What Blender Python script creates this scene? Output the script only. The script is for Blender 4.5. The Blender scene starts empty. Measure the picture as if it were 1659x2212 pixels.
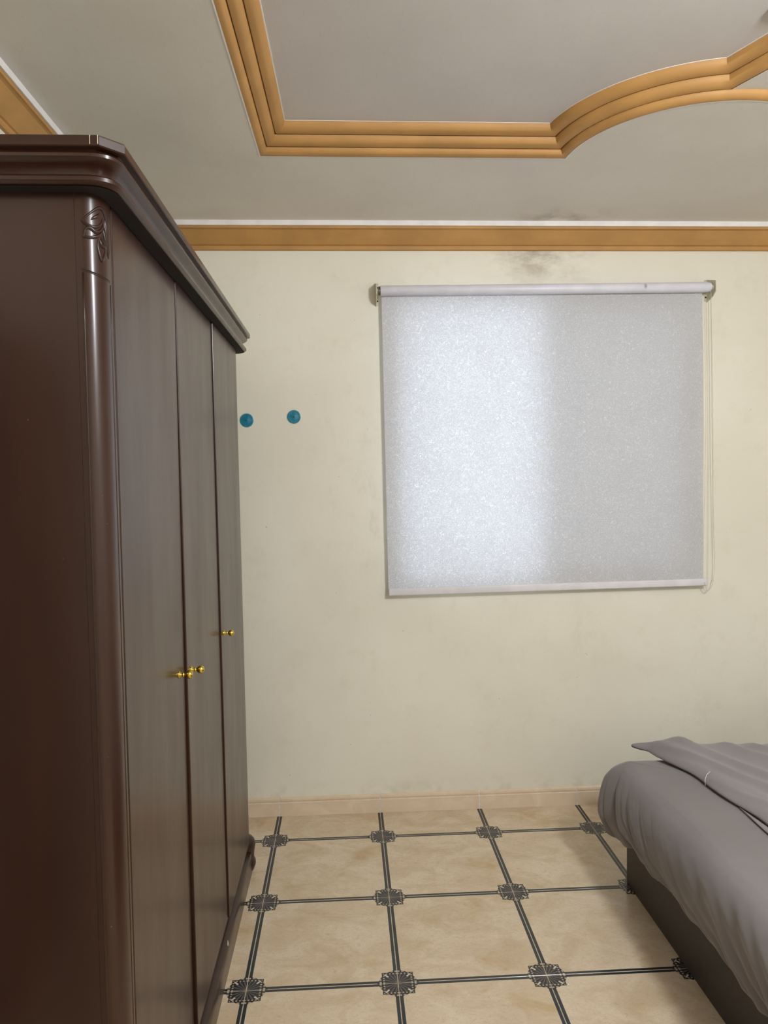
import bpy, bmesh, math, random
from mathutils import Vector, Matrix, noise
PI = math.pi
rnd = random.Random(7)
S = bpy.context.scene
COL = S.collection

# ------------------------------------------------------------------ camera
CAM_H = 1.67436
YAW, PITCH, ROLL, FPX = -0.05198, -0.04678, -0.014765, 1589.96
cd = bpy.data.cameras.new('camera'); cam = bpy.data.objects.new('camera', cd); COL.objects.link(cam)
cy, sy, cp, sp, cr, sr = math.cos(YAW), math.sin(YAW), math.cos(PITCH), math.sin(PITCH), math.cos(ROLL), math.sin(ROLL)
fw = Vector((-sy*cp, cy*cp, sp)); r0 = Vector((cy, sy, 0)); u0 = r0.cross(fw)
rt = cr*r0 + sr*u0; up = -sr*r0 + cr*u0
M = Matrix((rt, up, -fw)).transposed().to_4x4(); M.translation = Vector((0, 0, CAM_H))
cam.matrix_world = M
cd.sensor_fit = 'VERTICAL'; cd.sensor_height = 36; cd.lens = FPX/2212*36
cd.clip_start = 0.02
S.camera = cam

# ------------------------------------------------------------------ world, lamps, exposure
S.view_settings.view_transform = 'Standard'; S.view_settings.look = 'None'
S.view_settings.gamma = 1; S.view_settings.use_curve_mapping = False
S.view_settings.exposure = 0.0
w = bpy.data.worlds.new('daylight'); S.world = w; w.use_nodes = True
w.node_tree.nodes['Background'].inputs[0].default_value = (0.80, 0.90, 1.0, 1)
w.node_tree.nodes['Background'].inputs[1].default_value = 2.85

def point(name, loc, watts, color, radius):
    l = bpy.data.lights.new(name, 'POINT'); l.energy = watts; l.color = color; l.shadow_soft_size = radius
    o = bpy.data.objects.new(name, l); o.location = loc; COL.objects.link(o); return o
point('ceiling_bulb', (1.33, 0.35, 2.60), 163, (0.945, 0.975, 1.0), 0.17)

# ------------------------------------------------------------------ room numbers
D = 3.6167                       # back wall
XL, XR, YF = -1.0485, 3.71, -1.6
ZC = 2.8872                      # lower ceiling
TX, TY = -0.3532, D-0.2559       # a tile crossing
TS = 0.5

# ------------------------------------------------------------------ helpers
def srgb(r, g, b):
    f = lambda c: (c/255/12.92) if c/255 <= 0.04045 else ((c/255+0.055)/1.055)**2.4
    return (f(r), f(g), f(b), 1)

class X:
    """tiny expression builder over Math nodes"""
    def __init__(s, nt, o): s.nt, s.o = nt, o
    def _m(s, op, *a):
        n = s.nt.nodes.new('ShaderNodeMath'); n.operation = op
        for i, v in enumerate((s,)+a):
            if isinstance(v, X): s.nt.links.new(v.o, n.inputs[i])
            else: n.inputs[i].default_value = v
        return X(s.nt, n.outputs[0])
    def __add__(s, b): return s._m('ADD', b)
    def __sub__(s, b): return s._m('SUBTRACT', b)
    def __mul__(s, b): return s._m('MULTIPLY', b)
    def __truediv__(s, b): return s._m('DIVIDE', b)
    def lt(s, b): return s._m('LESS_THAN', b)
    def gt(s, b): return s._m('GREATER_THAN', b)
    def mn(s, b): return s._m('MINIMUM', b)
    def mx(s, b): return s._m('MAXIMUM', b)
    def abs(s): return s._m('ABSOLUTE')
    def sin(s): return s._m('SINE')
    def atan2(s, b): return s._m('ARCTAN2', b)
    def pow(s, b): return s._m('POWER', b)
    def rsub(s, a): return (s*-1.0) + a
    def clamp(s): return s.mx(0.0).mn(1.0)
    def ramp(s, a, b):            # smooth 0..1 between a and b
        n = s.nt.nodes.new('ShaderNodeMapRange'); n.interpolation_type = 'SMOOTHSTEP'
        s.nt.links.new(s.o, n.inputs[0]); n.inputs[1].default_value = a; n.inputs[2].default_value = b
        return X(s.nt, n.outputs[0])

class Mat:
    def __init__(s, name, rough=0.5, **kw):
        s.m = bpy.data.materials.new(name); s.m.use_nodes = True; s.nt = s.m.node_tree
        s.b = s.nt.nodes['Principled BSDF']; s.b.inputs['Roughness'].default_value = rough
        for k, v in kw.items(): s.b.inputs[k.replace('_', ' ')].default_value = v
    def set(s, sock, v):
        if isinstance(v, X): s.nt.links.new(v.o, s.b.inputs[sock])
        elif hasattr(v, 'is_output'): s.nt.links.new(v, s.b.inputs[sock])
        else: s.b.inputs[sock].default_value = v
        return s
    def coord(s, which='pos'):
        if which == 'pos': n = s.nt.nodes.new('ShaderNodeNewGeometry'); return n.outputs['Position']
        n = s.nt.nodes.new('ShaderNodeTexCoord'); return n.outputs[which]
    def sep(s, vec):
        n = s.nt.nodes.new('ShaderNodeSeparateXYZ'); s.nt.links.new(vec, n.inputs[0])
        return [X(s.nt, n.outputs[i]) for i in range(3)]
    def mapping(s, vec, scale=(1, 1, 1), loc=(0, 0, 0), rot=(0, 0, 0)):
        n = s.nt.nodes.new('ShaderNodeMapping'); s.nt.links.new(vec, n.inputs[0])
        n.inputs['Scale'].default_value = scale; n.inputs['Location'].default_value = loc; n.inputs['Rotation'].default_value = rot
        return n.outputs[0]
    def noise(s, vec, scale, detail=4, rough=0.55, dist=0.0, ntype=None):
        n = s.nt.nodes.new('ShaderNodeTexNoise'); s.nt.links.new(vec, n.inputs['Vector'])
        n.inputs['Scale'].default_value = scale; n.inputs['Detail'].default_value = detail
        n.inputs['Roughness'].default_value = rough; n.inputs['Distortion'].default_value = dist
        return X(s.nt, n.outputs['Fac'])
    def mix(s, f, a, b):
        n = s.nt.nodes.new('ShaderNodeMix'); n.data_type = 'RGBA'
        if isinstance(f, X): s.nt.links.new(f.o, n.inputs[0])
        else: n.inputs[0].default_value = f
        for i, c in ((6, a), (7, b)):
            if hasattr(c, 'is_output'): s.nt.links.new(c, n.inputs[i])
            else: n.inputs[i].default_value = c
        return n.outputs[2]
    def bump(s, h, strength=0.2, dist=0.002):
        n = s.nt.nodes.new('ShaderNodeBump'); n.inputs['Strength'].default_value = strength; n.inputs['Distance'].default_value = dist
        s.nt.links.new(h.o, n.inputs['Height']); s.nt.links.new(n.outputs[0], s.b.inputs['Normal'])
        return n.outputs[0]

# ------------------------------------------------------------------ materials
def m_wall():
    t = Mat('cream_wall_paint', 0.55); P = t.coord(); x, y, z = t.sep(P)
    big = t.noise(P, 1.3, 3).ramp(0.35, 0.7); fine = t.noise(P, 9, 6, 0.65)
    c = t.mix(big, srgb(227, 223, 208), srgb(234, 231, 217))
    c = t.mix((fine.ramp(0.52, 0.72))*0.15, c, srgb(205, 196, 172))
    # old smudges: soot above the blind, scuffs beside and under it
    st = t.mapping(P, (1.0, 1, 2.2)); sm = t.noise(st, 5, 8, 0.72, 0.1)
    ab = (x-0.97).abs().ramp(0.36, 0.05)*z.ramp(2.52, 2.76)*(y.gt(3.4))
    c = t.mix((ab*sm.ramp(0.36, 0.74))*0.62, c, srgb(128, 108, 76))
    scu = t.mapping(P, (2.2, 1, 0.8), rot=(0, 0.35, 0)); s2 = t.noise(scu, 5, 7, 0.75, 0.3)
    lf = (x-0.05).abs().ramp(0.32, 0.02)*(z-1.6).abs().ramp(0.7, 0.1)
    c = t.mix((lf*s2.ramp(0.50, 0.75))*0.26, c, srgb(170, 158, 130))
    un = (z-0.95).abs().ramp(0.35, 0.02)*(x-0.9).abs().ramp(0.9, 0.1)
    c = t.mix((un*s2.ramp(0.5, 0.72))*0.18, c, srgb(176, 164, 136))
    sp = t.noise(P, 42, 2, 0.5).ramp(0.755, 0.775)
    c = t.mix(sp*0.5, c, srgb(150, 136, 108))
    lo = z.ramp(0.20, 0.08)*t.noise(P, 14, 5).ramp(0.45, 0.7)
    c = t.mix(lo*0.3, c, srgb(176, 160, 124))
    t.set('Base Color', c); t.bump(t.noise(P, 24, 5), 0.25, 0.003); return t.m
def m_ceiling(name, a, b, soot=False):
    t = Mat(name, 0.6); P = t.coord(); x, y, z = t.sep(P)
    c = t.mix(t.noise(P, 1.6, 4).ramp(0.35, 0.7), srgb(*a), srgb(*b))
    cr1 = t.mapping(P, (6, 0.9, 1), rot=(0, 0, 0.25)); k = t.noise(cr1, 5, 5, 0.6)
    c = t.mix((k-0.5).abs().lt(0.0025)*0.12, c, srgb(120, 112, 108))
    if soot:
        s_ = (x-1.05).abs().ramp(0.3, 0.02)*y.ramp(3.28, 3.54)*t.noise(P, 9, 5).ramp(0.35, 0.7)
        c = t.mix(s_*0.55, c, srgb(105, 92, 70))
    t.set('Base Color', c); t.bump(t.noise(P, 11, 4), 0.25, 0.004); return t.m
def m_plain(name, rgb, rough, var=0.12, scale=18, **kw):
    t = Mat(name, rough, **kw); P = t.coord('Object')
    dk = tuple(c*(1-var*1.6) for c in rgb)
    t.set('Base Color', t.mix(t.noise(P, scale, 5).ramp(0.3, 0.75), srgb(*dk), srgb(*rgb)))
    return t
def m_gold():
    t = m_plain('ochre_gold_paint', (196, 148, 86), 0.6, 0.06, 5)
    P = t.coord(); t.bump(t.noise(P, 30, 4), 0.12, 0.003); return t.m
def m_lacquer():
    t = Mat('dark_brown_lacquer', 0.33); P = t.coord(); x, y, z = t.sep(P)
    st = t.mapping(P, (1, 1, 0.15)); n = t.noise(st, 9, 4)
    c = t.mix(n.ramp(0.3, 0.7), srgb(40, 17, 7), srgb(47, 21, 10))
    sp = t.noise(P, 150, 2, 0.4).ramp(0.80, 0.81)
    c = t.mix(sp*0.6, c, srgb(190, 160, 140))
    t.set('Base Color', c)
    t.set('Coat Weight', 0.42); t.set('Coat Roughness', 0.21); t.set('Specular IOR Level', 0.36)
    sw = t.mapping(P, (1, 1, 0.25), rot=(0.5, 0, 0))
    t.set('Roughness', t.noise(sw, 7, 5, 0.6)*0.25 + 0.26)
    t.bump(t.noise(P, 260, 2), 0.05, 0.001); return t.m
def m_tile():
    t = Mat('printed_marble_tile', 0.14); uv = t.coord('UV'); P = t.coord()
    u, v, _ = t.sep(uv)
    a = (u.abs()*-1.0) + 0.25; b = (v.abs()*-1.0) + 0.25
    oi = t.nt.nodes.new('ShaderNodeObjectInfo')
    va = t.nt.nodes.new('ShaderNodeVectorMath'); va.operation = 'SCALE'
    cb = t.nt.nodes.new('ShaderNodeCombineXYZ')
    r = X(t.nt, oi.outputs['Random'])
    t.nt.links.new((r*13.0).o, cb.inputs[0]); t.nt.links.new((r*7.0).o, cb.inputs[1])
    ad = t.nt.nodes.new('ShaderNodeVectorMath'); ad.operation = 'ADD'
    t.nt.links.new(uv, ad.inputs[0]); t.nt.links.new(cb.outputs[0], ad.inputs[1])
    Q = t.mapping(ad.outputs[0], (1, 1.5, 1), rot=(0, 0, 0.6))
    n1 = t.noise(Q, 5.5, 8, 0.6, 0.9); n2 = t.noise(Q, 22, 6, 0.7, 1.5); n3 = t.noise(Q, 3.2, 5, 0.6, 0.4)
    c = t.mix(n1.ramp(0.3, 0.68), srgb(202, 180, 151), srgb(221, 205, 181))
    c = t.mix(n3.ramp(0.54, 0.72)*0.55, c, srgb(184, 156, 104))
    c = t.mix((t.noise(Q, 60, 6, 0.75, 0.8).ramp(0.5, 0.66))*0.35, c, srgb(178, 152, 116))
    c = t.mix(((n2-0.5).abs()*-1.0 + 0.03).ramp(0.0, 0.03)*0.30, c, srgb(190, 160, 116))
    strip = a.mn(b)
    sm = strip.gt(0.0018)*strip.lt(0.0126)
    c = t.mix(strip.gt(0.0126)*strip.lt(0.0142)*0.6, c, srgb(200, 196, 180))
    c = t.mix(sm, c, srgb(44, 48, 50))
    mxx = a.mx(b); mnn = a.mn(b)
    lobe = (mxx + mnn*0.5).lt(0.0700)*mnn.lt(0.031)
    med = (mxx.lt(0.0525)).mx(lobe)
    ang = b.atan2(a); rad = (a*a + b*b).pow(0.5)
    ray = (ang*20.0).sin().ramp(-0.2, 0.9)*rad.lt(0.050)*rad.gt(0.006)
    mc = t.mix(ray*(rad.ramp(0.056, 0.012)*0.45+0.45), srgb(42, 40, 42), srgb(112, 108, 108))
    mc = t.mix(rad.ramp(0.016, 0.0)*0.6, mc, srgb(150, 128, 92))
    dash = mxx.gt(0.0435)*mxx.lt(0.0490)*((mnn*560.0).sin().gt(0.1))
    dash = dash.mx(lobe*mxx.gt(0.0545)*(mxx.lt(0.0615))*((mnn*420.0).sin().gt(-0.3)))
    mc = t.mix(dash*0.75, mc, srgb(196, 182, 158))
    dia = (a-b).abs().lt(0.0042)*((a+b-0.074).abs().lt(0.0125))
    mc = t.mix(dia, mc, srgb(206, 198, 182))
    c = t.mix(med, c, mc)
    t.set('Base Color', c)
    t.set('Roughness', t.noise(P, 6, 5)*0.10 + 0.10)
    t.set('Specular IOR Level', 0.5)
    t.bump(t.noise(P, 3.5, 2), 0.06, 0.003); return t.m
def m_cloth(name, a, b):
    t = Mat(name, 0.85); P = t.coord('Object')
    c = t.mix(t.noise(P, 3, 4).ramp(0.3, 0.7), srgb(*a), srgb(*b))
    t.set('Base Color', c); t.set('Sheen Weight', 0.25); t.set('Sheen Roughness', 0.5)
    t.bump(t.noise(P, 900, 2)*0.5 + t.noise(P, 9, 4)*2.0, 0.35, 0.003); return t.m
def m_blind():
    t = Mat('jacquard_blind_fabric', 0.7); P = t.coord()
    v = t.nt.nodes.new('ShaderNodeTexNoise'); 
    d = t.mapping(P, (1, 1, 1))
    n = t.noise(d, 30, 2, 0.5, 3.2); n2 = t.noise(d, 52, 1, 0.5, 2.4)
    worm = ((n-0.5).abs()*-1.0 + 0.020).ramp(0.0, 0.016)
    worm = worm.mx(((n2-0.5).abs()*-1.0 + 0.03).ramp(0.0, 0.026)*0.8)
    thin = t.noise(P, 5, 4).ramp(0.3, 0.7)
    col = t.mix(worm, srgb(212, 212, 216), srgb(242, 243, 247))
    tr = t.nt.nodes.new('ShaderNodeBsdfTranslucent'); t.nt.links.new(t.mix(worm, srgb(192, 194, 202), srgb(246, 247, 252)), tr.inputs[0])
    t.set('Base Color', col); t.set('Specular IOR Level', 0.3)
    t.bump(worm, 0.4, 0.001)
    mx = t.nt.nodes.new('ShaderNodeMixShader'); t.nt.links.new(((worm*0.09)+(thin*0.05)+0.26).o, mx.inputs[0])
    t.nt.links.new(t.b.outputs[0], mx.inputs[1]); t.nt.links.new(tr.outputs[0], mx.inputs[2])
    t.nt.links.new(mx.outputs[0], t.nt.nodes['Material Output'].inputs[0]); return t.m
def m_skirting():
    t = Mat('peach_ceramic_skirting', 0.22); P = t.coord(); 
    c = t.mix(t.noise(P, 9, 6, 0.6, 0.8).ramp(0.4, 0.7), srgb(220, 200, 174), srgb(228, 210, 186))
    c = t.mix(t.noise(P, 16, 5).ramp(0.62, 0.7)*0.3, c, srgb(232, 214, 190))
    t.set('Base Color', c); return t.m

WALL = m_wall()
CEIL = m_ceiling('grey_ceiling_paint', (222, 217, 209), (229, 225, 217), True)
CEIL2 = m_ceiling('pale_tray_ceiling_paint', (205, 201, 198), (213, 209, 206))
GOLD = m_gold(); LAC = m_lacquer(); TILE = m_tile(); SKIRT = m_skirting()
WHITE = m_plain('white_plaster_paint', (246, 242, 242), 0.5, 0.03, 12).m
GROUT = m_plain('pale_grout', (206, 196, 178), 0.8, 0.1, 60).m
GROUT_W = m_plain('white_joint_grout', (240, 232, 226), 0.8, 0.1, 60).m
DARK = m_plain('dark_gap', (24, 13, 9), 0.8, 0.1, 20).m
BRASS = m_plain('polished_brass', (236, 206, 92), 0.16, 0.05, 40, Metallic=1.0).m
SHEET = m_cloth('grey_mauve_sheet', (120, 114, 114), (126, 120, 120))
DUVET = m_cloth('grey_duvet_cloth', (130, 124, 126), (137, 130, 132))
BEDB = m_plain('charcoal_brown_bed_base', (58, 50, 47), 0.5, 0.08, 30).m
t = m_plain('white_blind_tube', (226, 226, 238), 0.4, 0.03, 10); x, y, z = t.sep(t.coord('Object'))
src = t.b.inputs['Base Color'].links[0].from_socket
t.set('Base Color', t.mix((x-0.481).abs().ramp(0.011, 0.002)*(z-0.004).abs().ramp(0.016, 0.004)*0.6, src, srgb(120, 104, 84))); TUBE = t.m
PLAST = m_plain('ivory_plastic', (220, 214, 190), 0.4, 0.08, 60).m
BAR = m_plain('white_bottom_bar', (226, 224, 230), 0.35, 0.03, 10).m
TEAL = m_plain('teal_blue_plastic', (38, 134, 164), 0.3, 0.08, 60).m
PALE = m_plain('pale_aqua_rim', (206, 222, 212), 0.4, 0.05, 60).m
ALU = m_plain('aluminium_frame', (170, 170, 170), 0.4, 0.05, 20).m
BLINDM = m_blind()
CORDM = m_plain('cream_bead_cord', (222, 216, 196), 0.5, 0.03, 60).m
t = Mat('frosted_glass', 0.5); t.set('Transmission Weight', 0.85); t.set('Base Color', (0.60, 0.60, 0.58, 1)); FROST = t.m

# ------------------------------------------------------------------ mesh helpers
def link(name, bm, mat, parent=None, smooth=False, label=None):
    me = bpy.data.meshes.new(name); bmesh.ops.recalc_face_normals(bm, faces=bm.faces[:]); bm.to_mesh(me); bm.free()
    me.materials.append(mat)
    if smooth:
        for p in me.polygons: p.use_smooth = True
        if smooth is not True: me.set_sharp_from_angle(angle=smooth)
    o = bpy.data.objects.new(name, me); COL.objects.link(o)
    if parent: o.parent = parent
    if label: o['label'] = label
    return o
def empty(name, loc=(0, 0, 0), rot=(0, 0, 0)):
    o = bpy.data.objects.new(name, None); o.location = loc; o.rotation_euler = rot; o.empty_display_size = 0.1
    COL.objects.link(o); return o
def tag(o, label=None, cat=None, group=None, kind=None):
    for k, v in (('label', label), ('category', cat), ('group', group), ('kind', kind)):
        if v: o[k] = v
    return o
def box(bm, x0, x1, y0, y1, z0, z1, bev=0, seg=2):
    r = bmesh.ops.create_cube(bm, size=1)['verts']
    for v in r: v.co = Vector(((x0+x1)/2 + v.co.x*(x1-x0), (y0+y1)/2 + v.co.y*(y1-y0), (z0+z1)/2 + v.co.z*(z1-z0)))
    if bev:
        es = list({e for v in r for e in v.link_edges})
        bmesh.ops.bevel(bm, geom=es, offset=bev, segments=seg, affect='EDGES', profile=0.5)
def rings(bm, rs, closed_ring=False, cap=False):
    """rs = list of rings (lists of points) joined by quads"""
    V = [[bm.verts.new(p) for p in r] for r in rs]; n = len(V[0])
    for i in range(len(V)-1):
        for j in range(n if closed_ring else n-1):
            k = (j+1) % n
            try: bm.faces.new((V[i][j], V[i][k], V[i+1][k], V[i+1][j]))
            except ValueError: pass
    if cap:
        for r in (V[0], V[-1]):
            try: bm.faces.new(r)
            except ValueError: pass
    return V
def lathe(bm, prof, origin, axis, n=24):
    ax = Vector(axis).normalized(); t = ax.orthogonal().normalized(); b = ax.cross(t); o = Vector(origin)
    rs = [[o + ax*h + (t*math.cos(2*PI*k/n) + b*math.sin(2*PI*k/n))*max(r, 1e-5) for k in range(n)] for r, h in prof]
    rings(bm, rs, True, True)
    bmesh.ops.remove_doubles(bm, verts=bm.verts[:], dist=2e-5)
def tube(bm, pts, rad, n=8, cap=True):
    pts = [Vector(p) for p in pts]; rs = []; prev = None
    for i, p in enumerate(pts):
        d = (pts[min(i+1, len(pts)-1)] - pts[max(i-1, 0)]).normalized()
        if prev is None: t = d.orthogonal().normalized()
        else: t = (prev - d*prev.dot(d)).normalized()
        prev = t; b = d.cross(t); r = rad(i/(len(pts)-1)) if callable(rad) else rad
        rs.append([p + (t*math.cos(2*PI*k/n) + b*math.sin(2*PI*k/n))*r for k in range(n)])
    rings(bm, rs, True, cap)

# ------------------------------------------------------------------ walls
def struct(name, bm, mat, **k):
    o = link(name, bm, mat, **k); o['kind'] = 'structure'; return o
WX0, WX1, WZ0, WZ1 = 0.240, 1.752, 1.125, 2.545
bm = bmesh.new(); T = 0.18; H = 3.15
for (a, b, c, d) in ((XL-T, WX0, 0, H), (WX1, XR+T, 0, H), (WX0, WX1, 0, WZ0), (WX0, WX1, WZ1, H)):
    box(bm, a, b, D, D+T, c-0.02 if c == 0 else c, d)
struct('wall_back', bm, WALL)
bm = bmesh.new(); box(bm, XL-T, XL, YF-T, D, -0.02, H); struct('wall_left', bm, WALL)
bm = bmesh.new(); box(bm, XR, XR+T, YF-T, D, -0.02, H); struct('wall_right', bm, WALL)
bm = bmesh.new(); box(bm, XL, XR, YF-T, YF, -0.02, H); struct('wall_front', bm, WALL)

# window behind the blind
win = empty('window_1', ((WX0+WX1)/2, D+0.06, WZ0)); win['kind'] = 'structure'
bm = bmesh.new(); hw = (WX1-WX0)/2; hh = WZ1-WZ0; fwid = 0.04
box(bm, -hw, hw, -0.03, 0.03, 0, fwid); box(bm, -hw, hw, -0.03, 0.03, hh-fwid, hh)
box(bm, -hw, -hw+fwid, -0.03, 0.03, fwid, hh-fwid); box(bm, hw-fwid, hw, -0.03, 0.03, fwid, hh-fwid)
link('window_frame', bm, ALU, win)
bm = bmesh.new(); xs = -0.02
box(bm, xs, xs+0.035, -0.02, 0.02, fwid, hh-fwid); box(bm, hw-fwid-0.035, hw-fwid, -0.02, 0.02, fwid, hh-fwid)
box(bm, xs+0.035, hw-fwid-0.035, -0.02, 0.02, fwid, fwid+0.035); box(bm, xs+0.035, hw-fwid-0.035, -0.02, 0.02, hh-fwid-0.035, hh-fwid)
sash = link('sash', bm, ALU, win)
bm = bmesh.new(); box(bm, xs+0.035, hw-fwid-0.035, -0.003, 0.003, fwid+0.035, hh-fwid-0.035); link('pane', bm, FROST, sash)

# unseen dark door added on the left wall for the wardrobe side to reflect
DWOOD = m_plain('added_dark_door', (52, 30, 22), 0.45, 0.15, 8).m
dr = empty('added_door_1', (XL, 0.45, 0)); dr['kind'] = 'structure'
bm = bmesh.new(); box(bm, 0, 0.03, -0.50, -0.43, 0, 2.15, 0.003); box(bm, 0, 0.03, 0.43, 0.50, 0, 2.15, 0.003); box(bm, 0, 0.03, -0.43, 0.43, 2.08, 2.15, 0.003); link('added_door_frame', bm, DWOOD, dr)
bm = bmesh.new(); box(bm, 0.001, 0.018, -0.429, 0.429, 0.01, 2.079, 0.003); lf_ = link('added_door_leaf', bm, DWOOD, dr)
for y0, y1 in ((-0.35, -0.03), (0.03, 0.35)):
    for z0, z1 in ((0.15, 0.95), (1.10, 1.95)):
        bm = bmesh.new(); box(bm, 0.016, 0.026, y0, y1, z0, z1, 0.008); link('added_door_panel', bm, DWOOD, lf_)

# ------------------------------------------------------------------ floor with tiles
bm = bmesh.new(); box(bm, XL-T, XR+T, YF-T, D+T, -0.06, -0.0016)
floor = struct('floor', bm, GROUT)
GAP = 0.0015
def tile_mesh(x0, x1, y0, y1):
    """local extents within the tile of half width .25"""
    bm = bmesh.new(); c = 0.0004; th = 0.007
    def ring(i, z): return [(x0+i, y0+i, z), (x1-i, y0+i, z), (x1-i, y1-i, z), (x0+i, y1-i, z)]
    V = rings(bm, [ring(0, -th), ring(0, -c), ring(c, 0)], True)
    bm.faces.new(V[-1])
    uvl = bm.loops.layers.uv.new('tile')
    for f in bm.faces:
        for l in f.loops: l[uvl].uv = (l.vert.co.x, l.vert.co.y)
    bmesh.ops.recalc_face_normals(bm, faces=bm.faces[:])
    me = bpy.data.meshes.new('tile'); bm.to_mesh(me); bm.free(); me.materials.append(TILE); return me
cache = {}
i0 = math.floor((XL-TX)/TS); i1 = math.ceil((XR-TX)/TS); j0 = math.floor((YF-TY)/TS); j1 = math.ceil((D-TY)/TS)
for j in range(j1-1, j0-1, -1):
    for i in range(i0, i1):
        cx, cyy = TX+(i+0.5)*TS, TY+(j+0.5)*TS; h = TS/2-GAP
        x0, x1 = max(-h, XL-cx), min(h, XR-cx); y0, y1 = max(-h, YF-cyy), min(h, D-cyy)
        if x1-x0 < 0.01 or y1-y0 < 0.01: continue
        key = tuple(round(q, 4) for q in (x0, x1, y0, y1))
        if key not in cache: cache[key] = tile_mesh(x0, x1, y0, y1)
        o = bpy.data.objects.new('tile', cache[key]); COL.objects.link(o)
        o.location = (cx, cyy, rnd.uniform(-0.0004, 0.0002)); o.parent = floor

# ------------------------------------------------------------------ skirting
SP = [(0, 0), (0.0115, 0), (0.0115, 0.066), (0.0085, 0.069), (0.0085, 0.073), (0.0115, 0.076), (0.0125, 0.082), (0.0100, 0.089), (0.004, 0.093), (0, 0.093)]
def run(bm, prof, a, b, n, m0=0, m1=0):
    """extrude profile (inward offset, z) from a to b; n = inward normal; m0,m1: mitre factors"""
    a, b, n = Vector(a), Vector(b), Vector(n); d = (b-a).normalized()
    rings(bm, [[a + n*o + d*o*m0 + Vector((0, 0, z)) for o, z in prof], [b + n*o - d*o*m1 + Vector((0, 0, z)) for o, z in prof]], True, True)
def skirting(name, a, b, n, cuts):
    bm = bmesh.new(); run(bm, [(0, 0), (0.0112, 0), (0.0112, 0.0665), (0.0080, 0.0690), (0.0080, 0.0865), (0, 0.091)], a, b, n)
    base = struct(name, bm, GROUT_W); a, b = Vector(a), Vector(b); d = (b-a).normalized(); L = (b-a).length
    cs = [0]+[c for c in cuts if 0.01 < c < L-0.01]+[L]
    for s0, s1 in zip(cs[:-1], cs[1:]):
        bm = bmesh.new(); run(bm, SP, a+d*(s0+0.003), a+d*(s1-0.003), n)
        link('skirting_tile', bm, SKIRT, base, smooth=0.6)
skirting('baseboard_back', (XL, D, 0), (XR, D, 0), (0, -1, 0), [TX-XL+TS*i for i in range(-2, 10)])
skirting('baseboard_right', (XR, D-0.013, 0), (XR, YF, 0), (-1, 0, 0), [0.243+TS*i for i in range(0, 11)])
skirting('baseboard_left', (XL, D-0.013, 0), (XL, 0.952, 0), (1, 0, 0), [0.243+TS*i for i in range(0, 11)])

# ------------------------------------------------------------------ crown moulding around the room
zc = 2.7715
CG = [(0, zc), (0.013, zc), (0.016, zc+0.004), (0.016, zc+0.018), (0.013, zc+0.021), (0.020, zc+0.024), (0.040, zc+0.046), (0.066, zc+0.078), (0.0730, zc+0.0805), (0.0805, zc+0.0815), (0.0815, zc+0.092), (0, zc+0.092)]
CW = [(0, zc+0.0925), (0.0875, zc+0.0925), (0.088, zc+0.094), (0.088, ZC), (0, ZC)]
for k, (a, b, n) in enumerate((((XL, D, 0), (XR, D, 0), (0, -1, 0)), ((XL, YF, 0), (XL, D, 0), (1, 0, 0)), ((XR, YF, 0), (XR, D, 0), (-1, 0, 0)), ((XL, YF, 0), (XR, YF, 0), (0, 1, 0)))):
    bm = bmesh.new(); run(bm, CG, a, b, n, 1, 1); g = struct('trim_%d' % (k+1), bm, GOLD)
    bm = bmesh.new(); run(bm, CW, a, b, n, 1, 1); link('white_fillet', bm, WHITE, g, label='white painted fillet above the gold moulding')

# ------------------------------------------------------------------ ceiling with stepped tray
OFF = [0.0, 0.0245, 0.0604, 0.0989]; ZT = [2.8872, 2.910, 2.940, 2.972]
CXA, CYA, RA = 1.33, 2.862, 0.466
YB, YFt = 2.843, -0.82
XLb, XLf = -0.297, -0.36
def tray(k, vee):
    o = OFF[k]; r = RA+o; yb = YB-o; xs = XLb+o; xf = XLf+o; yf = YFt+o
    th0 = math.asin((yb-CYA)/r)                   # right end of the arc (negative = below the centre)
    aL = PI - th0                                  # angle at left end, going through 3pi/2
    aM = 1.5*PI
    pts = [(xf, yf), (xs, yb)]
    N = 22
    if vee:
        e = OFF[k]-OFF[1]; hd = Vector((0.405, -0.914)).normalized()
        apex = Vector((CXA, 2.235 - e/hd.x))
        # left V line: apex - hd*t ; intersect circle
        d = -hd; f = apex-Vector((CXA, CYA)); B = f.dot(d); C = f.dot(f)-r*r; tt = -B - math.sqrt(max(B*B-C, 0))
        tt2 = -B + math.sqrt(max(B*B-C, 0)); tt = tt if tt > 0.001 else tt2
        c = apex + d*tt; aC = math.atan2(c.y-CYA, c.x-CXA) % (2*PI)
        left = [(CXA+r*math.cos(aL+(aC-aL)*i/N), CYA+r*math.sin(aL+(aC-aL)*i/N)) for i in range(N+1)]
        left += [tuple(c.lerp(apex, q)) for q in (0.5, 1.0)]
    else:
        left = [(CXA+r*math.cos(aL+(aM-aL)*i/(N+2)), CYA+r*math.sin(aL+(aM-aL)*i/(N+2))) for i in range(N+3)]
    pts += left + [(2*CXA-x, y) for x, y in reversed(left[:-1])]
    pts += [(2*CXA-xs, yb), (2*CXA-xf, yf)]
    return pts
L0, L1f, L1, L2, L3 = tray(0, False), tray(1, False), tray(1, True), tray(2, True), tray(3, True)
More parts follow.
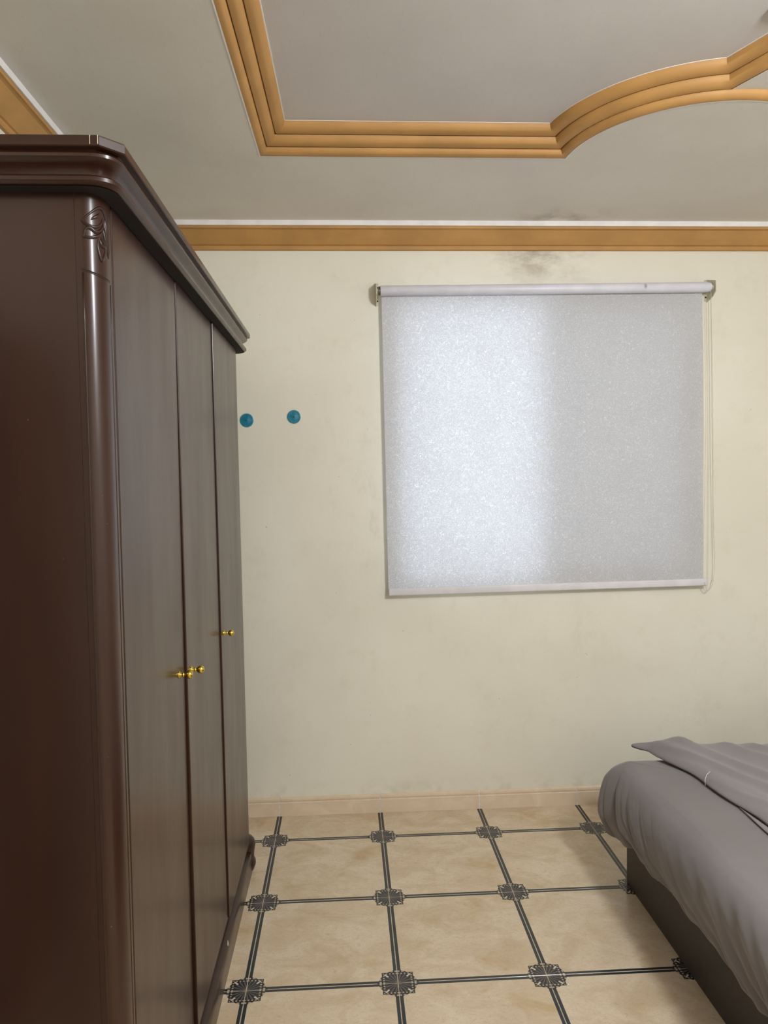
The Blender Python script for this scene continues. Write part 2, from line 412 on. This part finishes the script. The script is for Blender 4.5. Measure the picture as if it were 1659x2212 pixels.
def band(name, A, B, za, zb, parent, n=7):
    bm = bmesh.new(); rs = []
    if za > ZT[0]+0.001:          # narrow quirk at the foot of the upper steps
        for s, dz in ((0, 0), (0, 0.006), (0.10, 0.006), (0.10, 0.0004)):
            rs.append([(a[0]+(b[0]-a[0])*s, a[1]+(b[1]-a[1])*s, za+dz) for a, b in zip(A, B)])
    for i in range(n+1):
        t = i/n*PI/2; s, h = math.sin(t), 1-math.cos(t)
        if za > ZT[0]+0.001: s = 0.11+0.89*s
        rs.append([(a[0]+(b[0]-a[0])*s, a[1]+(b[1]-a[1])*s, za+(zb-za)*h) for a, b in zip(A, B)])
    rs.append([(x, y, zb+0.02) for x, y, z in rs[-1]])
    rs.append([(p[0], p[1], zb+0.02) for p in A]); rs.append([(p[0], p[1], za) for p in A])
    rings(bm, rs, True); bmesh.ops.remove_doubles(bm, verts=bm.verts[:], dist=1e-5)
    return link(name, bm, GOLD, parent, smooth=0.7)
tr5 = empty('trim_5', (CXA, 1.0, ZC)); tr5['kind'] = 'structure'
def keep(o): o.matrix_parent_inverse = tr5.matrix_world.inverted(); return o
bpy.context.view_layer.update()
for a, b, za, zb in ((L0, L1f, ZT[0], ZT[1]), (L1, L2, ZT[1], ZT[2]), (L2, L3, ZT[2], ZT[3])): keep(band('moulding_step', a, b, za, zb, tr5))
def flat_ring(name, L, z, d, mat, parent, sgn):
    """thin painted edge following loop L"""
    n = len(L); out = []
    for i in range(n):
        p, q, r = Vector(L[i-1]), Vector(L[i]), Vector(L[(i+1) % n])
        a = (q-p).normalized(); b = (r-q).normalized(); na = Vector((-a.y, a.x)); nb = Vector((-b.y, b.x)); m = (na+nb)
        m = m.normalized()/max(0.35, m.normalized().dot(na)); out.append(q + m*d*sgn)
    bm = bmesh.new(); rings(bm, [[(p[0], p[1], z) for p in L], [(p[0], p[1], z) for p in out], [(p[0], p[1], z+0.004) for p in out], [(p[0], p[1], z+0.004) for p in L]], True)
    return link(name, bm, mat, parent)
keep(flat_ring('painted_edge', L0, ZT[0]-0.0012, 0.0045, WHITE, tr5, 1))
keep(flat_ring('painted_edge', L3, ZT[3]-0.0012, 0.0030, WHITE, tr5, -1))
def filled(bm, outer, hole, z):
    vo = [bm.verts.new((x, y, z)) for x, y in outer]; es = [bm.edges.new((vo[i], vo[(i+1) % len(vo)])) for i in range(len(vo))]
    if hole:
        vh = [bm.verts.new((x, y, z)) for x, y in hole]; es += [bm.edges.new((vh[i], vh[(i+1) % len(vh)])) for i in range(len(vh))]
    bmesh.ops.triangle_fill(bm, use_beauty=True, use_dissolve=False, edges=es)
bm = bmesh.new()
filled(bm, [(XL-0.05, YF-0.05), (XR+0.05, YF-0.05), (XR+0.05, D+0.05), (XL-0.05, D+0.05)], L0, ZC)
ceiling = struct('ceiling', bm, CEIL)
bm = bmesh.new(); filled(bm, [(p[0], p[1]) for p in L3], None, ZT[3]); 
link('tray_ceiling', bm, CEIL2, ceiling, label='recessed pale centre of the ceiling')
# lower triangle between the arc and the pointed tongue
NL = 22+3
arcpts = [p for p in L1f if abs(p[0]-CXA) < 0.30 and p[1] < 2.6]
cusp = L1[2+22]; apex = L1[2+24]
poly = [cusp, apex, (2*CXA-cusp[0], cusp[1])] + [p for p in sorted(arcpts, key=lambda q: -q[0]) if abs(p[0]-CXA) < CXA-cusp[0]-0.002]
bm = bmesh.new(); vs = [bm.verts.new((x, y, ZT[1]+0.0005)) for x, y in poly]; bm.faces.new(vs); 
link('tray_soffit', bm, CEIL, ceiling)
bm = bmesh.new(); box(bm, XL-T, XR+T, YF-T, D+T, 3.06, 3.16); link('roof_slab', bm, CEIL, ceiling)

# gold ceiling ornament, tip just inside the frame
bm = bmesh.new(); cx_, cy_ = 1.352, 1.895; N = 100; rs = []
for f, z in ((1.0, 0.0), (1.0, 0.010), (0.93, 0.018), (0.7, 0.020), (0.45, 0.028), (0.2, 0.034), (0.02, 0.036)):
    ring = []
    for k in range(N):
        a = 2*PI*k/N; pet = abs(math.cos(2.5*(a-math.radians(126))))**5
        R = 0.13 + 0.098*pet if f > 0.6 else 0.17
        ring.append((R*f*math.cos(a), R*f*math.sin(a), -z))
    rs.append(ring)
rings(bm, rs, True, True)
o = link('ceiling_rosette', bm, GOLD, smooth=0.7); o.location = (cx_, cy_, ZT[3])
tag(o, 'gold painted petal rosette on the pale recessed ceiling, cut off at the top right', 'ornament')

# ------------------------------------------------------------------ wardrobe
YN, YE = 1.40, 3.125           # near and far side
XF = -0.440                    # door face
XBk = -1.035
ZD0, ZD1 = 0.155, 2.2025
war = empty('wardrobe', (-0.74, 2.25, 0)); bpy.context.view_layer.update()
def wl(name, bm, mat=LAC, smooth=False, parent=war, label=None):
    o = link(name, bm, mat, parent, smooth, label); o.matrix_parent_inverse = Matrix.Translation((0.74, -2.25, 0)) if parent is war else Matrix.Identity(4); return o
bm = bmesh.new(); box(bm, XBk, -0.4874, YN, YN+0.02, 0.14, 2.2200); wl('side_panel', bm)
bm = bmesh.new(); box(bm, XBk, -0.4874, YE-0.02, YE, 0.14, 2.2200); wl('side_panel', bm)
bm = bmesh.new(); box(bm, XBk, XBk+0.01, YN+0.02, YE-0.02, 0.14, 2.2200); wl('back_panel', bm)
bm = bmesh.new(); box(bm, XBk+0.01, XF-0.03, YN+0.02, YE-0.02, 2.18, 2.2200); wl('top_panel', bm)
bm = bmesh.new(); box(bm, XF-0.045, XF-0.026, YN+0.07, YE-0.07, 0.14, 2.19); wl('inner_frame', bm, DARK)
# corner posts: rounded section
def post_curve(flip=False):
    """plan points from the side seam around the corner to the door edge, with normals"""
    P = [(-0.487, 0.0), (-0.474, 0.0)]
    for i in range(0, 13):
        a = PI/2*i/12; P.append((-0.474+0.031*math.sin(a), 0.046*(1-math.cos(a))))
    P += [(-0.443, 0.056), (-0.443, 0.066)]
    return [(x, (YE-y) if flip else (YN+y)) for x, y in P]
for fl in (False, True):
    C = post_curve(fl); bm = bmesh.new()
    back = [(-0.487, C[-1][1])]
    rings(bm, [[(x, y, z) for x, y in C+back] for z in (0.14, 2.2200)], True, True)
    post = wl('corner_post', bm, smooth=0.5)
    if not fl: post_near = post
# groove lines and carved leaf on the near post
C = [Vector((x, y, 0)) for x, y in post_curve()]
lens = [0]
for a, b in zip(C[:-1], C[1:]): lens.append(lens[-1]+(b-a).length)
def on_post(s, z, lift=0.0):
    s = max(0.0001, min(lens[-1]-0.0001, s))
    for i in range(len(C)-1):
        if lens[i+1] >= s:
            f = (s-lens[i])/(lens[i+1]-lens[i]); p = C[i].lerp(C[i+1], f); d = (C[i+1]-C[i]).normalized(); n = Vector((d.y, -d.x, 0))
            return Vector((p.x, p.y, z)) + n*lift
SL = lens[-1]
def stroke(bm, pts, w=0.0016):
    out = []
    for (a, b) in zip(pts[:-1], pts[1:]):
        for i in range(6):
            t = i/6; out.append(on_post(a[0]+(b[0]-a[0])*t, a[1]+(b[1]-a[1])*t, 0.0))
    out.append(on_post(*pts[-1])); tube(bm, out, lambda t: w*(0.35+0.65*math.sin(PI*min(max(t, 0.05), 0.95))), 6)
def smooth_pts(p, n=4):
    r = []
    for i in range(len(p)-1):
        p0, p1, p2, p3 = p[max(i-1, 0)], p[i], p[i+1], p[min(i+2, len(p)-1)]
        for k in range(n):
            t = k/n; f = lambda a, b, c, d: 0.5*((2*b)+(-a+c)*t+(2*a-5*b+4*c-d)*t*t+(-a+3*b-3*c+d)*t**3)
            r.append((f(p0[0], p1[0], p2[0], p3[0]), f(p0[1], p1[1], p2[1], p3[1])))
    return r+[p[-1]]
def leafuv(px, py):       # drawing of the carving: pixel of a flattened sketch -> (s, z)
    return (0.012 + px*0.070, 2.184 - py*0.088)
bm = bmesh.new()
strokes = [
 [(0.00, 0.36), (0.18, 0.22), (0.38, 0.08), (0.55, 0.02), (0.70, 0.10), (0.84, 0.32), (0.93, 0.62), (0.97, 0.86)],
 [(0.00, 0.36), (0.12, 0.44), (0.28, 0.47), (0.42, 0.44), (0.55, 0.34), (0.62, 0.22)],
 [(0.24, 0.31), (0.38, 0.24), (0.48, 0.16)],
 [(0.02, 0.70), (0.08, 0.55), (0.18, 0.50), (0.35, 0.56), (0.50, 0.50), (0.62, 0.38), (0.66, 0.26)],
 [(0.02, 0.70), (0.20, 0.70), (0.36, 0.66), (0.50, 0.58), (0.62, 0.46)],
 [(0.66, 0.26), (0.72, 0.46), (0.80, 0.68), (0.92, 0.92)],
 [(0.72, 0.24), (0.80, 0.48), (0.90, 0.72)],
 [(0.62, 0.46), (0.68, 0.62), (0.78, 0.80), (0.92, 0.98)],
 [(0.46, 0.66), (0.40, 0.80), (0.42, 0.94), (0.52, 1.12), (0.66, 0.98), (0.72, 0.82), (0.62, 0.70), (0.50, 0.66)],
 [(0.46, 0.70), (0.54, 0.80), (0.68, 0.82)]]
for s_ in strokes: stroke(bm, [(a+0.0012, b+0.0022) for a, b in (leafuv(*q) for q in smooth_pts(s_))], 0.0030)
wl('leaf_carving', bm, LAC, True, parent=post_near, label='carved leaf relief at the top of the post')
bm = bmesh.new()
for s_ in strokes: stroke(bm, [leafuv(*q) for q in smooth_pts(s_)], 0.0021)
stroke(bm, [(0.009, 2.0665), (SL*0.35, 2.0605), (SL*0.65, 2.0565), (SL-0.014, 2.0565)], 0.0013)
wl('carved_groove', bm, DARK, True, parent=post_near)
bm = bmesh.new()
zb_ = 2.064
stroke(bm, [(0.009, zb_), (SL*0.35, zb_-0.006), (SL*0.65, zb_-0.010), (SL-0.014, zb_-0.010)], 0.0016)
tube(bm, [on_post(0.012, zb_-0.004-i*0.09) for i in range(21)], 0.0016, 6)
tube(bm, [on_post(SL-0.012, zb_-0.014-i*0.09) for i in range(21)], 0.0010, 6)
wl('fluting', bm, LAC, True, parent=post_near)
# doors (slightly out of plane with each other, as hung)
ed = [YN+0.068, 1.996, 2.513, YE-0.083]
tops = [(-0.4425, -0.4415), (-0.4325, -0.4395), (-0.4270, -0.4345)]
knob_y = [1.925, 2.045, 2.560]; knob_z = [1.168, 1.150, 1.143]
for k in range(3):
    y0, y1 = ed[k]+0.0025, ed[k+1]-0.0025; xb, xt = tops[k]; bm = bmesh.new(); box(bm, xt-0.019, xt, y0, y1, ZD0, ZD1, 0.0022, 2)
    for v in bm.verts:
        t = (v.co.z-ZD0)/(ZD1-ZD0); v.co.x += (xb-xt)*(1-t)
    door = wl('door', bm)
    xk = xb+(xt-xb)*0.5
    bm = bmesh.new()
    lathe(bm, [(0.0, -0.001), (0.0095, -0.001), (0.0100, 0.002), (0.0060, 0.004), (0.0042, 0.007), (0.0045, 0.010), (0.0075, 0.0115), (0.0042, 0.013), (0.0040, 0.016), (0.0065, 0.0175),
               (0.0095, 0.0205), (0.0110, 0.0255), (0.0102, 0.0305), (0.0070, 0.0345), (0.0030, 0.0362), (0.0, 0.0365)], (xk, knob_y[k], knob_z[k]), (1, 0, 0), 24)
    wl('knob', bm, BRASS, True, parent=door, label='round brass door knob')
# cornice: profile swept round three sides with chamfered corners
ov = 0.047
PR = [(0.0, 2.168), (0.020, 2.168), (0.0265, 2.171), (0.0300, 2.1775), (0.0300, 2.186), (0.0265, 2.192), (0.0205, 2.1945), (0.0205, 2.198), (0.0215, 2.204), (0.0245, 2.211),
      (0.0290, 2.217), (0.0350, 2.2225), (0.0395, 2.2285), (0.0400, 2.2350), (0.0375, 2.2410), (0.0375, 2.2440), (0.0470, 2.2450), (0.0485, 2.2480), (0.0485, 2.2700), (0.0465, 2.2750), (0.0, 2.2750)]
def cplan(o, rounded=0.0):
    xf, yn, ye = XF+o, YN-o, YE+o; c = 0.036; c2 = 0.075
    def corner(p0, pc, p1, n=8):
        out = []
        for i in range(n+1):
            t = i/n; q = Vector(p0)*(1-t)**2 + Vector(pc)*2*t*(1-t) + Vector(p1)*t*t; l = Vector(p0)*(1-t)+Vector(p1)*t
            out.append(tuple(l.lerp(q, rounded)))
        return out
    if not rounded: c, c2 = 0.022, 0.036
    else: c, c2 = 0.040, 0.050
    pts = [(XBk, yn)] + corner((xf-c-0.012, yn), (xf-0.004, yn), (xf, yn+c2)) + corner((xf, ye-c2), (xf-0.004, ye), (xf-c-0.012, ye)) + [(XBk, ye)]
    return pts
bm = bmesh.new(); rs = []
def zr(z):
    k = [(2.168, 2.204), (2.1945, 2.2245), (2.2440, 2.2640), (2.2750, 2.2845)]
    for a, b in zip(k[:-1], k[1:]):
        if z <= b[0]: return a[1]+(b[1]-a[1])*(z-a[0])/(b[0]-a[0])
    return 2.2845
PR = [(o_*(1.3 if z < 2.195 else 1.07), zr(z)) for o_, z in PR]
for o_, z in PR:
    slab = z > 2.2638
    rs.append([(x, y, z) for x, y in cplan(o_, 0.0 if slab else 1.0)])
rings(bm, rs); 
bm.faces.new([v for v in [bm.verts.new((x, y, 2.2845)) for x, y in cplan(0.0497, 0.0)]])
bm.faces.new([v for v in [bm.verts.new((x, y, 2.2200)) for x, y in cplan(0.006, 1.0)]])
cor = wl('cornice', bm, smooth=0.6)
bm = bmesh.new(); rings(bm, [[(x, y, 2.2038) for x, y in cplan(0.031, 1.0)], [(x, y, 2.2034) for x, y in cplan(0.030, 1.0)], [(x, y, 2.2040) for x, y in cplan(-0.004, 1.0)], [(x, y, 2.2100) for x, y in cplan(-0.012, 1.0)]])  # near-black strip, the deep shade under the cornice put into its colour
wl('soffit_painted_shade', bm, DARK, parent=cor)
# pale chips at the cornice joint
bm = bmesh.new()
for cxp in (-0.4385, -0.4245): box(bm, cxp-0.0006, cxp+0.0006, YN-0.0524, YN-0.0510, 2.268, 2.2835)
wl('joint_line', bm, PLAST, parent=cor, label='pale worn joint line')
# plinth
PP = [(-0.01, 0.0), (0.015, 0.0), (0.017, 0.060), (0.017, 0.088), (0.014, 0.097), (0.006, 0.101), (-0.006, 0.104), (-0.012, 0.112), (-0.013, 0.152), (-0.03, 0.153)]
bm = bmesh.new(); rs = []
for o_, z in PP:
    rs.append([(XBk, YN-o_, z), (XF-0.045, YN-o_, z), (XF-0.012+o_, YN-o_*0.6+0.012, z), (XF+o_, YN+0.045-o_*0.5, z), (XF+o_, YE-0.045+o_*0.5, z), (XF-0.012+o_, YE+o_*0.6-0.012, z), (XF-0.045, YE+o_, z), (XBk, YE+o_, z)])
rings(bm, rs); pln = wl('plinth', bm, smooth=0.6)
bm = bmesh.new(); tube(bm, [(XF+0.0150, 2.452, 0.0955), (XF+0.0140, 2.462, 0.0985), (XF+0.0120, 2.472, 0.1000)], lambda t: 0.0030-0.0016*t, 6)
wl('paint_chip', bm, PLAST, parent=pln, label='pale chip in the lacquer')
for ys, sg in ((YN+0.02, -1), (YE-0.02, 1)):
    bm = bmesh.new(); prof = [(0.034, 0), (0.043, 0.012), (0.050, 0.032), (0.049, 0.050), (0.043, 0.062), (0.044, 0.082), (0.047, 0.100), (0.050, 0.118), (0.046, 0.136), (0.036, 0.148), (0.018, 0.153), (0.0, 0.154)]
    lathe(bm, prof, (XF-0.020, ys, 0), (0, 0, 1), 20)
    wl('foot', bm, LAC, True)
tag(war, 'tall dark brown lacquered three-door wardrobe with moulded cornice against the left wall', 'wardrobe')

# ------------------------------------------------------------------ roller blind
BT = -0.0095; BY = D-0.062
bl = empty('roller_blind', (0.985, BY, 2.572), (0, BT, 0))
tag(bl, 'white patterned roller blind pulled down over the window on the back wall', 'blind')
bm = bmesh.new(); lathe(bm, [(0.0, -0.802), (0.0232, -0.802), (0.0245, -0.800), (0.0245, 0.786), (0.0235, 0.789), (0.0235, 0.800), (0.0205, 0.812), (0.010, 0.815), (0, 0.815)], (0, 0, 0), (1, 0, 0), 32)
link('roller_tube', bm, TUBE, bl, smooth=0.6)
bm = bmesh.new(); lathe(bm, [(0, -0.812), (0.021, -0.812), (0.021, -0.8025), (0, -0.8025)], (0, 0, 0), (1, 0, 0), 24); link('end_cap', bm, m_plain('grey_metal_end', (120, 120, 120), 0.25, 0.1, 50, Metallic=0.8).m, bl, smooth=0.6)
HB = -1.435
bm = bmesh.new(); NX, NZ = 60, 50; rs = []
for j in range(NZ+1):
    z = -0.004 + (HB+0.004)*j/NZ
    rs.append([(-0.796 + (1.578)*i/NX, 0.019+0.0012*math.sin(i*0.45+j*0.03)*(j/NZ)+0.0008*math.sin(j*0.3), z) for i in range(NX+1)])
rings(bm, rs); link('fabric', bm, BLINDM, bl, smooth=True)
bm = bmesh.new(); box(bm, -0.796, 0.800, 0.010, 0.026, HB-0.034, HB+0.002, 0.005, 3); link('bottom_bar', bm, BAR, bl, smooth=0.6)
for sx, x in ((-1, -0.821), (1, 0.826)):
    br = bmesh.new()
    # flat plate perpendicular to the wall, tapering towards the room, and a foot screwed to the wall
    pl = [(0.062, 0.052), (0.020, 0.040), (-0.028, 0.026), (-0.030, -0.024), (0.0, -0.044), (0.062, -0.060)]
    rings(br, [[(x-0.0015, y, z) for y, z in pl], [(x+0.0015, y, z) for y, z in pl]], True, True)
    box(br, min(x, x-sx*0.012), max(x, x-sx*0.012), 0.0585, 0.0618, -0.055, 0.050)
    lathe(br, [(0, 0), (0.012, 0), (0.012, 0.009), (0, 0.009)], (x, 0, 0), (-sx, 0, 0), 16)
    b_ = link('bracket', br, PLAST, bl)
    for zz in (0.030, -0.035):
        br = bmesh.new(); lathe(br, [(0, 0), (0.004, 0), (0.003, 0.002), (0, 0.002)], (x-sx*0.007, 0.0585, zz), (0, -1, 0), 10)
        link('screw', br, DARK, b_)
# bead cord loop at the right
pts = []
xr_ = 0.812
for i in range(40): pts.append((xr_+0.006*math.sin(i/39*PI), -0.008-0.004*math.sin(i/39*2), -0.02-i*(1.42/39)))
for i in range(1, 12):
    a = PI*i/12; pts.append((xr_-0.006+0.006+(-0.014+0.014*math.cos(a)), 0.004, -1.44-0.052*math.sin(a)))
for i in range(40): pts.append((xr_-0.028+0.010*math.sin(i/39*PI)+0.012*i/39, 0.028+0.002*math.sin(i*0.2), -1.44+i*(1.42/39)))
bm = bmesh.new(); tube(bm, pts, 0.0013, 6); link('pull_cord', bm, CORDM, bl, smooth=True)
# second free cord hanging wider against the wall
pts = smooth_pts([(0.830, -0.03), (0.832, -0.3), (0.836, -0.8), (0.842, -1.20), (0.846, -1.34), (0.840, -1.44), (0.822, -1.487), (0.800, -1.497), (0.786, -1.485), (0.778, -1.45)], 6)
bm = bmesh.new(); tube(bm, [(x, 0.030, z) for x, z in pts], 0.0013, 6); link('pull_cord', bm, CORDM, bl, smooth=True)

# ------------------------------------------------------------------ blue wall discs
for k, (x, z, lab) in enumerate(((-0.4715, 1.961, 'round teal blue adhesive disc on the wall, close beside the wardrobe'), (-0.2435, 1.9755, 'round teal blue adhesive disc on the wall, between the other disc and the blind'))):
    e = empty('wall_disc', (x, D, z)); tag(e, lab, 'wall hook', 'teal discs on the back wall')
    bm = bmesh.new(); lathe(bm, [(0, 0), (0.0355, 0), (0.0352, 0.0010), (0.0318, 0.0014), (0, 0.0014)], (0, 0, 0), (0, -1, 0), 40); link('adhesive_rim', bm, PALE, e, label='pale translucent rim around the disc')
    bm = bmesh.new(); lathe(bm, [(0, 0.0012), (0.0322, 0.0012), (0.0326, 0.0030), (0.0305, 0.0042), (0.0275, 0.0036), (0.016, 0.0048), (0.0075, 0.0062), (0, 0.0068)], (0, 0, 0), (0, -1, 0), 40); link('disc', bm, TEAL, e, smooth=0.9)
    bm = bmesh.new(); tube(bm, [(0, -0.004, -0.001), (0, -0.010, -0.0005), (0.001, -0.0125, 0.0015), (0.0035, -0.0135, 0.003)], lambda t: 0.0042-0.0012*t, 12); link('peg', bm, TEAL, e, smooth=True)

# ------------------------------------------------------------------ bed
bed = empty('bed', (2.0, 1.95, 0)); tag(bed, 'low bed with charcoal base and grey fitted sheet at the lower right', 'bed')
BX0, BX1, BY0, BY1 = 1.125, 3.02, 0.95, 2.893
OFFB = Matrix.Translation((-2.0, -1.95, 0))
def bl_(name, bm, mat, smooth=False, label=None):
    o = link(name, bm, mat, bed, smooth, label); o.matrix_parent_inverse = OFFB; return o
bm = bmesh.new(); box(bm, BX0, BX1, BY0, BY1, 0, 0.27, 0.004); bl_('bed_base', bm, BEDB)
bm = bmesh.new(); box(bm, BX0+0.01, BX1, BY0-0.02, BY1+0.02, 0.272, 0.488, 0.05, 4); bl_('mattress', bm, WHITE, 0.6)
# fitted sheet draped over the mattress: perimeter curve x cross-section
MX, MY, MR = 1.056, 2.950, 0.082
path = []
for i in range(420): path.append((Vector((MX, BY0-0.03+(MY-MR-(BY0-0.03))*i/419)), Vector((-1, 0))))
Lside = MY-MR-(BY0-0.03)
for i in range(1, 30):
    a = PI/2*i/30; path.append((Vector((MX+MR-MR*math.cos(a), MY-MR+MR*math.sin(a))), Vector((-math.cos(a), math.sin(a)))))
for i in range(70): path.append((Vector((MX+MR+(BX1-MX-MR)*i/69, MY)), Vector((0, 1))))
S_ = [0]
for (p, n), (q, m) in zip(path[:-1], path[1:]): S_.append(S_[-1]+(q-p).length)
NT = 60
def prof(t):
    """t 0..1 -> (offset, z fraction) : 0 on top, 1 at the hem"""
    key = [(0.0, -0.0795, 0.511), (0.42, -0.079, 0.5105), (0.50, -0.052, 0.502), (0.57, -0.022, 0.484), (0.625, -0.003, 0.452), (0.69, 0.009, 0.412), (0.82, 0.012, 0.330), (1.0, 0.0, 0.245)]
    for a, b in zip(key[:-1], key[1:]):
        if t <= b[0]:
            f = (t-a[0])/(b[0]-a[0]); return a[1]+(b[1]-a[1])*f, a[2]+(b[2]-a[2])*f
    return key[-1][1:]
def sm(t, a, b): x = max(0, min(1, (t-a)/(b-a))); return x*x*(3-2*x)
rs = []
Sc = Lside + MR*PI/4
for j in range(NT+1):
    t = 0.42+0.58*j/NT; row = []
    # smooth the profile by averaging
    o_ = sum(prof(max(0, min(1, t+d)))[0] for d in (-0.04, -0.02, 0, 0.02, 0.04))/5
    z_ = sum(prof(max(0, min(1, t+d)))[1] for d in (-0.04, -0.02, 0, 0.02, 0.04))/5
    if t > 0.97: z_ = prof(t)[1]
    for (p, n), s in zip(path, S_):
        dn = sm(t, 0.46, 0.98)
        ds = Sc - s                       # distance before the corner (towards the camera)
        hem = 0.0
        if ds > 0: hem = 0.024*math.exp(-((ds-0.62)/0.35)**2) - 0.034*math.exp(-(ds/0.16)**2) - 0.010*sm(ds, 0.9, 1.4)
        else: hem = -0.034*math.exp(-(ds/0.16)**2)
        hem += 0.006*math.sin(s*23)+0.004*math.sin(s*51+1)
        zz = z_ + hem*sm(t, 0.55, 1.0)
        # folds fan out from the corner and lean towards the camera as they fall
        near = math.exp(-(ds/0.42)**2); depth = (t-0.45)
        ph = s + 0.62*depth*sm(ds, -0.05, 0.5)
        cr1 = (1-abs(math.sin(ph*34+0.9*math.sin(s*7))))**3; cr2 = (1-abs(math.sin(ph*71+1.3)))**4
        fold = near*(0.008 - 0.026*cr1 - 0.010*cr2 + 0.006*math.sin(ph*21))
        fold += (1-near)*(0.0085*math.sin(ph*27+2*math.sin(s*5)) + 0.0085*math.sin((s+0.9*depth)*55+math.sin(s*7)*1.5))*(0.6+0.4*math.sin(s*3.1))
        lean = -0.012*sm(t, 0.85, 1.0)
        big = 0.022*math.exp(-((ds-0.03)/0.07)**2)*sm(t, 0.55, 0.9)
        big += 0.026*math.exp(-(ds/0.055)**2)*sm(t, 0.52, 0.66)
        off = o_ + fold*dn + lean + big + 0.010*sm(t, 0.6, 0.85)*math.sin(s*4.0+1)
        topw = 0.003*math.sin(s*8+t*9)*(1-dn)
        q = p + n*max(off, -0.08)
        row.append((q.x, q.y, zz+topw))
    rs.append(row)
bm = bmesh.new(); rings(bm, rs)
# hem thickness
bm.verts.ensure_lookup_table()
rs2 = [rs[-1], [(x+0.004, y-0.004, z+0.002) for x, y, z in rs[-1]], [(x+0.012, y-0.012, z+0.06) for x, y, z in rs[-2]]]
rings(bm, rs2)
# crowned top
top = []
for k in range(0, 9):
    f = k/8; g = f*f*(3-2*f); row = []
    for x, y, z in rs[0]:
        tx, ty = max(x, MX+0.42), min(y, MY-0.42)
        row.append((x+(tx-x)*f, y+(ty-y)*f, z+(0.525-z)*(1-(1-f)**2)))
    top.append(row)
rings(bm, top)
v = [bm.verts.new(c) for c in ((MX+0.42, BY0-0.03, 0.525), (BX1, BY0-0.03, 0.525), (BX1, MY-0.42, 0.525), (MX+0.42, MY-0.42, 0.525))]; bm.faces.new(v)
bmesh.ops.remove_doubles(bm, verts=bm.verts[:], dist=1e-5)
bl_('fitted_sheet', bm, SHEET, True)

# duvet lying rumpled on the bed
dv = bmesh.new(); NU, NV = 110, 120; rs = []
def edgeX(y):                    # left boundary of the duvet on the mattress
    k = [(2.99, 1.226), (2.95, 1.229), (2.892, 1.240), (2.678, 1.290), (2.493, 1.320), (2.245, 1.343), (2.0, 1.375), (1.6, 1.42), (0.9, 1.50)]
    for a, b in zip(k[:-1], k[1:]):
        if y >= b[0]: f = (a[0]-y)/(a[0]-b[0]); f = max(0, f); return a[1]+(b[1]-a[1])*f
    return k[-1][1]
def edgeY(u): return 2.97 - 0.03*sm(u, 0.0, 0.2) + 0.02*math.sin(u*9)
for j in range(NV+1):
    v_ = j/NV; row = []
    for i in range(NU+1):
        u = (i/NU)**1.4*1.62
        y = edgeY(u) - v_**1.25*1.98
        x = edgeX(y) + u + 0.008*math.sin(y*17)*math.exp(-u*8)
        dY = (edgeY(u)-y)
        e = min(u/0.060, 1.0); e2 = min(dY/0.06, 1.0)
        puff = math.sqrt(max(0, 1-(1-e)**2))*math.sqrt(max(0, 1-(1-e2)**2))
        th = 0.026 + 0.032*math.exp(-((u-0.10)/0.085)**2)*math.exp(-(dY/0.22)**2) + 0.008*math.exp(-((u-0.42)/0.15)**2) 
        # wrinkles run from the far left towards the near right, almost parallel to the edge
        q = u*0.93 - dY*0.36; l = u*0.36+dY*0.93
        wp = noise.noise(Vector((q*4.0, l*1.6, 0.3)))*2.2 + noise.noise(Vector((q*9.0, l*3.0, 5)))*0.7
        am = 0.35 + 0.65*(0.5+noise.noise(Vector((q*5.0+3, l*2.2, 8))))
        wz = (0.013*(1-abs(math.sin(q*27+wp)))**1.4 + 0.004*math.sin(q*61+wp*2.1))*am
        wz += 0.006*noise.noise(Vector((x*7, y*7, 2)))
        z = 0.5310 + max(0.004, (th - 0.006 + wz*min(1, u/0.05+0.1)))*puff
        row.append((x, y, z))
    rs.append(row)
# raised pinched tip at the far left corner
for j in range(NV+1):
    for i in range(NU+1):
        x, y, z = rs[j][i]; d = math.hypot((x-1.215)/1.0, (y-2.965)/0.8)
        d = math.hypot(x-1.226, (y-2.962)/0.8); g = math.exp(-(d/0.026)**2)
        rs[j][i] = (x-0.056*g, y+0.004*g, z+0.014*g)
V = rings(dv, rs)
under = [[(x+(0.006 if i == 0 else 0), y, min(z-0.003, 0.5295)) if math.hypot(x-1.2, y-2.965) > 0.12 else (x, y, max(0.5295, z-0.008)) for i, (x, y, z) in enumerate(r)] for r in rs]
U = rings(dv, under)
def stitch(A, B):
    for i in range(len(A)-1): dv.faces.new((A[i], A[i+1], B[i+1], B[i]))
stitch(V[0], U[0]); stitch(V[-1], U[-1]); stitch([r[0] for r in V], [r[0] for r in U]); stitch([r[-1] for r in V], [r[-1] for r in U])
du = link('duvet', dv, DUVET, smooth=True)
tag(du, 'rumpled grey duvet lying unmade on top of the bed', 'duvet')
# turned-under layer peeking out below the duvet edge
bm = bmesh.new(); rs = []
for j in range(25):
    f = j/24; y = 2.40 - f*1.3; x0 = edgeX(y) - 0.045*math.sin(PI*min(1, f*3.0)/2) ; rs.append([(x0+0.004, y, 0.5270), (x0, y, 0.5285), (x0+0.002, y, 0.5305), (edgeX(y)-0.002, y, 0.5308), (edgeX(y)-0.002, y, 0.5270)])
rings(bm, rs, True, True)
o = link('turned_layer', bm, DUVET, du, smooth=True)
# loose white thread on the duvet edge
bm = bmesh.new()
tube(bm, [(1.300, 2.585, 0.528), (1.301, 2.59, 0.548), (1.312, 2.60, 0.562), (1.330, 2.61, 0.570)], 0.0008, 5)
o = link('thread', bm, WHITE, smooth=True); tag(o, 'loose white thread at the edge of the grey duvet', 'thread')
